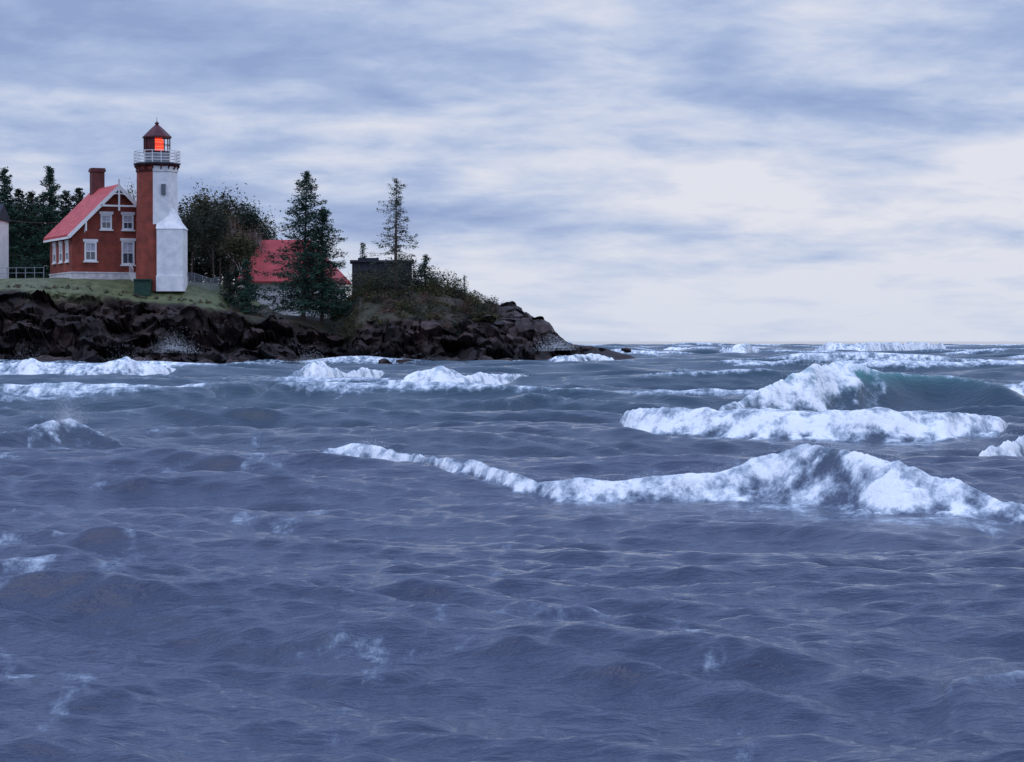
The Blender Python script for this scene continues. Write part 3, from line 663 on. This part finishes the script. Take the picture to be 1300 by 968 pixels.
def bush(x, y, r, h, n, lm, ts=.13):
    z = gz(x, y); a = rng.normal(size=(n,3)); a /= np.linalg.norm(a, axis=1)[:,None]; a[:,2] = np.abs(a[:,2]); rr = rng.random(n)**.45*(.75+.5*fbm(a[:,0]*2+x, a[:,2]*2+y, 3, 4))
    q.tris(leaf_tris(np.stack([x+a[:,0]*rr*r, y+a[:,1]*rr*r, z-.1+a[:,2]*rr*h], -1), ts*rng.uniform(.5,1.1,n), .8), lm)
    for k in range(4): q.tube((x,y,z-.1),(x+rng.normal()*r*.4,y+rng.normal()*r*.4,z+h*.9),.03,.01,4,0)
for i in range(320):
    px = rng.uniform(432, 628); d = rng.uniform(197.5, 214)
    if px > 590: d = rng.uniform(202, 208)
    x = X(px, d); r = rng.uniform(.35, 1.1); bush(x, d, r, r*rng.uniform(.7, 1.4), int(170*r+50), 1 if rng.random() < .5 else (2 if rng.random() < .7 else 3))
for px, d, r, h in [(432,207,1.5,2.6),(445,206,1.7,2.8),(455,208,1.7,3.0),(468,205,1.6,2.6),(480,208,1.7,2.6),(525,206,1.7,2.8),(538,205,1.7,2.6),(552,204,1.6,2.4),(566,206,1.6,2.4),(580,206,1.5,2.2),(515,207,1.7,2.8),(492,206,1.6,2.4),(503,207,1.6,2.6),(600,205,1.2,1.6),(425,206,1,2.0),(612,204,1,1.2)]:
    bush(X(px,d), d, r, h, 1300, 2 if rng.random()<.6 else 1, .14)
for i in range(70):
    px = rng.uniform(-40, 330); x = X(px, 194)
    yy = np.arange(186, 202, .25); uu = terr(np.full(len(yy), x), yy, True)[1]; ok = np.where(uu > 5.6)[0]
    y = yy[ok[0]]+rng.random()*1.0 if len(ok) else 198
    r = rng.uniform(.12, .3) if px < 270 else rng.uniform(.3, .6); bush(x, float(y), r, r*rng.uniform(.7, 1.2), int(110*r+30), rng.integers(1,4), .1)
q.done('hillside_shrubs', [M_bark, M_shrub, M_leafd, M_leafr])
# boulders
M_rock = noise_mat('boulder_rock', (.010, .007, .0085), (.06, .040, .040), 1.6, .7, 1, 5, 8)
q = MB()
def boulder(x, y, z, r, sx=1, sz=.7):
    bm = bmesh.new(); bmesh.ops.create_icosphere(bm, subdivisions=3, radius=1)
    vs = np.array([v.co[:] for v in bm.verts]); s = rng.uniform(0, 50)
    n = fbm(vs[:,0]*1.6+s+vs[:,2], vs[:,1]*1.6+s-vs[:,2]*.7, 4, 3)
    vs = vs*(.45+1.1*n)[:,None]
    for k in range(9):
        dd = rng.normal(size=3); dd /= np.linalg.norm(dd); vs = vs-np.clip(vs@dd-.5, 0, None)[:,None]*dd*.95
    vs = vs*np.array([r*sx, r, r*sz])+np.array([x,y,z]); b0 = len(q.v)
    q.v += [tuple(v) for v in vs.tolist()]; q.f += [tuple(b0+v.index for v in f.verts) for f in bm.faces]; q.m += [0]*len(bm.faces); bm.free()
for i in range(45):
    px = rng.uniform(-20, 715); x = X(px, 196); y = float(shore(x))+rng.uniform(-1.5, 1.5); z = gz(x, y)
    boulder(x, y, min(max(z, 0.2), 2.2), rng.uniform(.4, 1.1), rng.uniform(1.1, 1.6), .8)
for px, py, r in [(640,408,1.0),(665,410,1.1),(655,420,1.2),(685,417,1.0),(698,426,1.0),(620,414,1.1),(675,430,1.2),(712,434,.6),(745,441,.4),(765,442,.35),(795,442,.35),(730,440,.5)]:
    d = 201; boulder(X(px,d), d+rng.uniform(-1,1), Zp(py,d)-r*.4, r, 1.35, .8)
q.done('shore_boulders', [M_rock])
q = MB(); px_ = X(-70,205); q.tube((px_,205,BZ-1),(px_,205,BZ+7.5),.14,.1,8); pr = None
for i in range(13):
    u = i/12; a = Vector((px_,205,BZ+7.2)).lerp(Vector((X(108,205),205,BZ+5.6)), u); a.z -= .9*4*u*(1-u)
    if pr: q.tube(pr, a, .022, .022, 4)
    pr = a
q.done('utility_pole_and_wire', [M_bark])

# ---------------------------------------------------------------- sky
SUN_EL, SUN_AZ = math.radians(50), math.radians(235)
w = bpy.data.worlds.new('World'); scene.world = w; w.use_nodes = True; nt = w.node_tree; N = nt.nodes.new; L = nt.links.new
bg = nt.nodes['Background']; bg.inputs['Strength'].default_value = .1
sky = N('ShaderNodeTexSky'); sky.sky_type = 'NISHITA'; sky.sun_disc = False; sky.sun_elevation = SUN_EL; sky.sun_rotation = SUN_AZ
tc = N('ShaderNodeTexCoord'); sx = N('ShaderNodeSeparateXYZ'); L(tc.outputs['Generated'], sx.inputs[0])
zz = math_(nt, 'MAXIMUM', sx.outputs['Z'], 0.0); zp = math_(nt, 'ADD', zz, .17)
cb = N('ShaderNodeCombineXYZ'); L(math_(nt, 'DIVIDE', sx.outputs['X'], zp), cb.inputs[0]); L(math_(nt, 'DIVIDE', sx.outputs['Y'], zp), cb.inputs[1])
mp = N('ShaderNodeMapping'); L(cb.outputs[0], mp.inputs[0]); mp.inputs['Location'].default_value = (5.2, 2.5, 0); mp.inputs['Rotation'].default_value = (0, 0, -.22)
def wn(sc, det, ro, di):
    n = N('ShaderNodeTexNoise'); L(mp.outputs[0], n.inputs['Vector']); n.inputs['Scale'].default_value = sc; n.inputs['Detail'].default_value = det; n.inputs['Roughness'].default_value = ro; n.inputs['Distortion'].default_value = di; return n.outputs['Fac']
f = math_(nt, 'ADD', math_(nt, 'MULTIPLY', wn(1.25, 7, .52, .3), .66), math_(nt, 'MULTIPLY', wn(5.0, 6, .58, .2), .34))
f = math_(nt, 'ADD', f, math_(nt, 'MULTIPLY', sx.outputs['X'], .22))
f = math_(nt, 'SUBTRACT', f, math_(nt, 'MULTIPLY', math_(nt, 'MINIMUM', zz, .3), .8))
col = ramp(nt, f, [(.30, (2.8, 3.7, 6.2)), (.39, (4.0, 4.95, 7.3)), (.45, (5.5, 6.2, 8.0)), (.54, (7.6, 7.7, 8.6))])
hz_ = N('ShaderNodeMapRange'); L(zz, hz_.inputs['Value']); hz_.inputs['From Min'].default_value = 0; hz_.inputs['From Max'].default_value = .05; hz_.inputs['To Min'].default_value = .6; hz_.inputs['To Max'].default_value = 0
col = mixc(nt, hz_.outputs[0], col, (6.4, 7.1, 8.5))
up = N('ShaderNodeMapRange'); L(zz, up.inputs['Value']); up.inputs['From Min'].default_value = .15; up.inputs['From Max'].default_value = .8; up.inputs['To Min'].default_value = 1; up.inputs['To Max'].default_value = 2.5
vm = N('ShaderNodeVectorMath'); vm.operation = 'SCALE'; L(col, vm.inputs[0]); L(up.outputs[0], vm.inputs['Scale'])
L(mixc(nt, .95, sky.outputs[0], vm.outputs[0]), bg.inputs['Color'])
sd = bpy.data.lights.new('sun', 'SUN'); sd.energy = .8; sd.angle = math.radians(45); sd.color = (1, .985, .965)
so = bpy.data.objects.new('sun', sd); link(so)
dv = Vector((math.sin(SUN_AZ)*math.cos(SUN_EL), math.cos(SUN_AZ)*math.cos(SUN_EL), math.sin(SUN_EL)))
so.rotation_euler = dv.to_track_quat('Z', 'Y').to_euler()
# ---------------------------------------------------------------- camera
cd = bpy.data.cameras.new('camera'); cd.sensor_width = 36; cd.lens = F/1300*36; cd.clip_start = .5; cd.clip_end = 20000
co = bpy.data.objects.new('camera', cd); link(co); co.location = (0, 0, CH)
co.rotation_euler = (math.radians(90)-math.atan(51/F), 0, 0); scene.camera = co
scene.view_settings.view_transform = 'Standard'; scene.view_settings.look = 'None'; scene.view_settings.exposure = 0
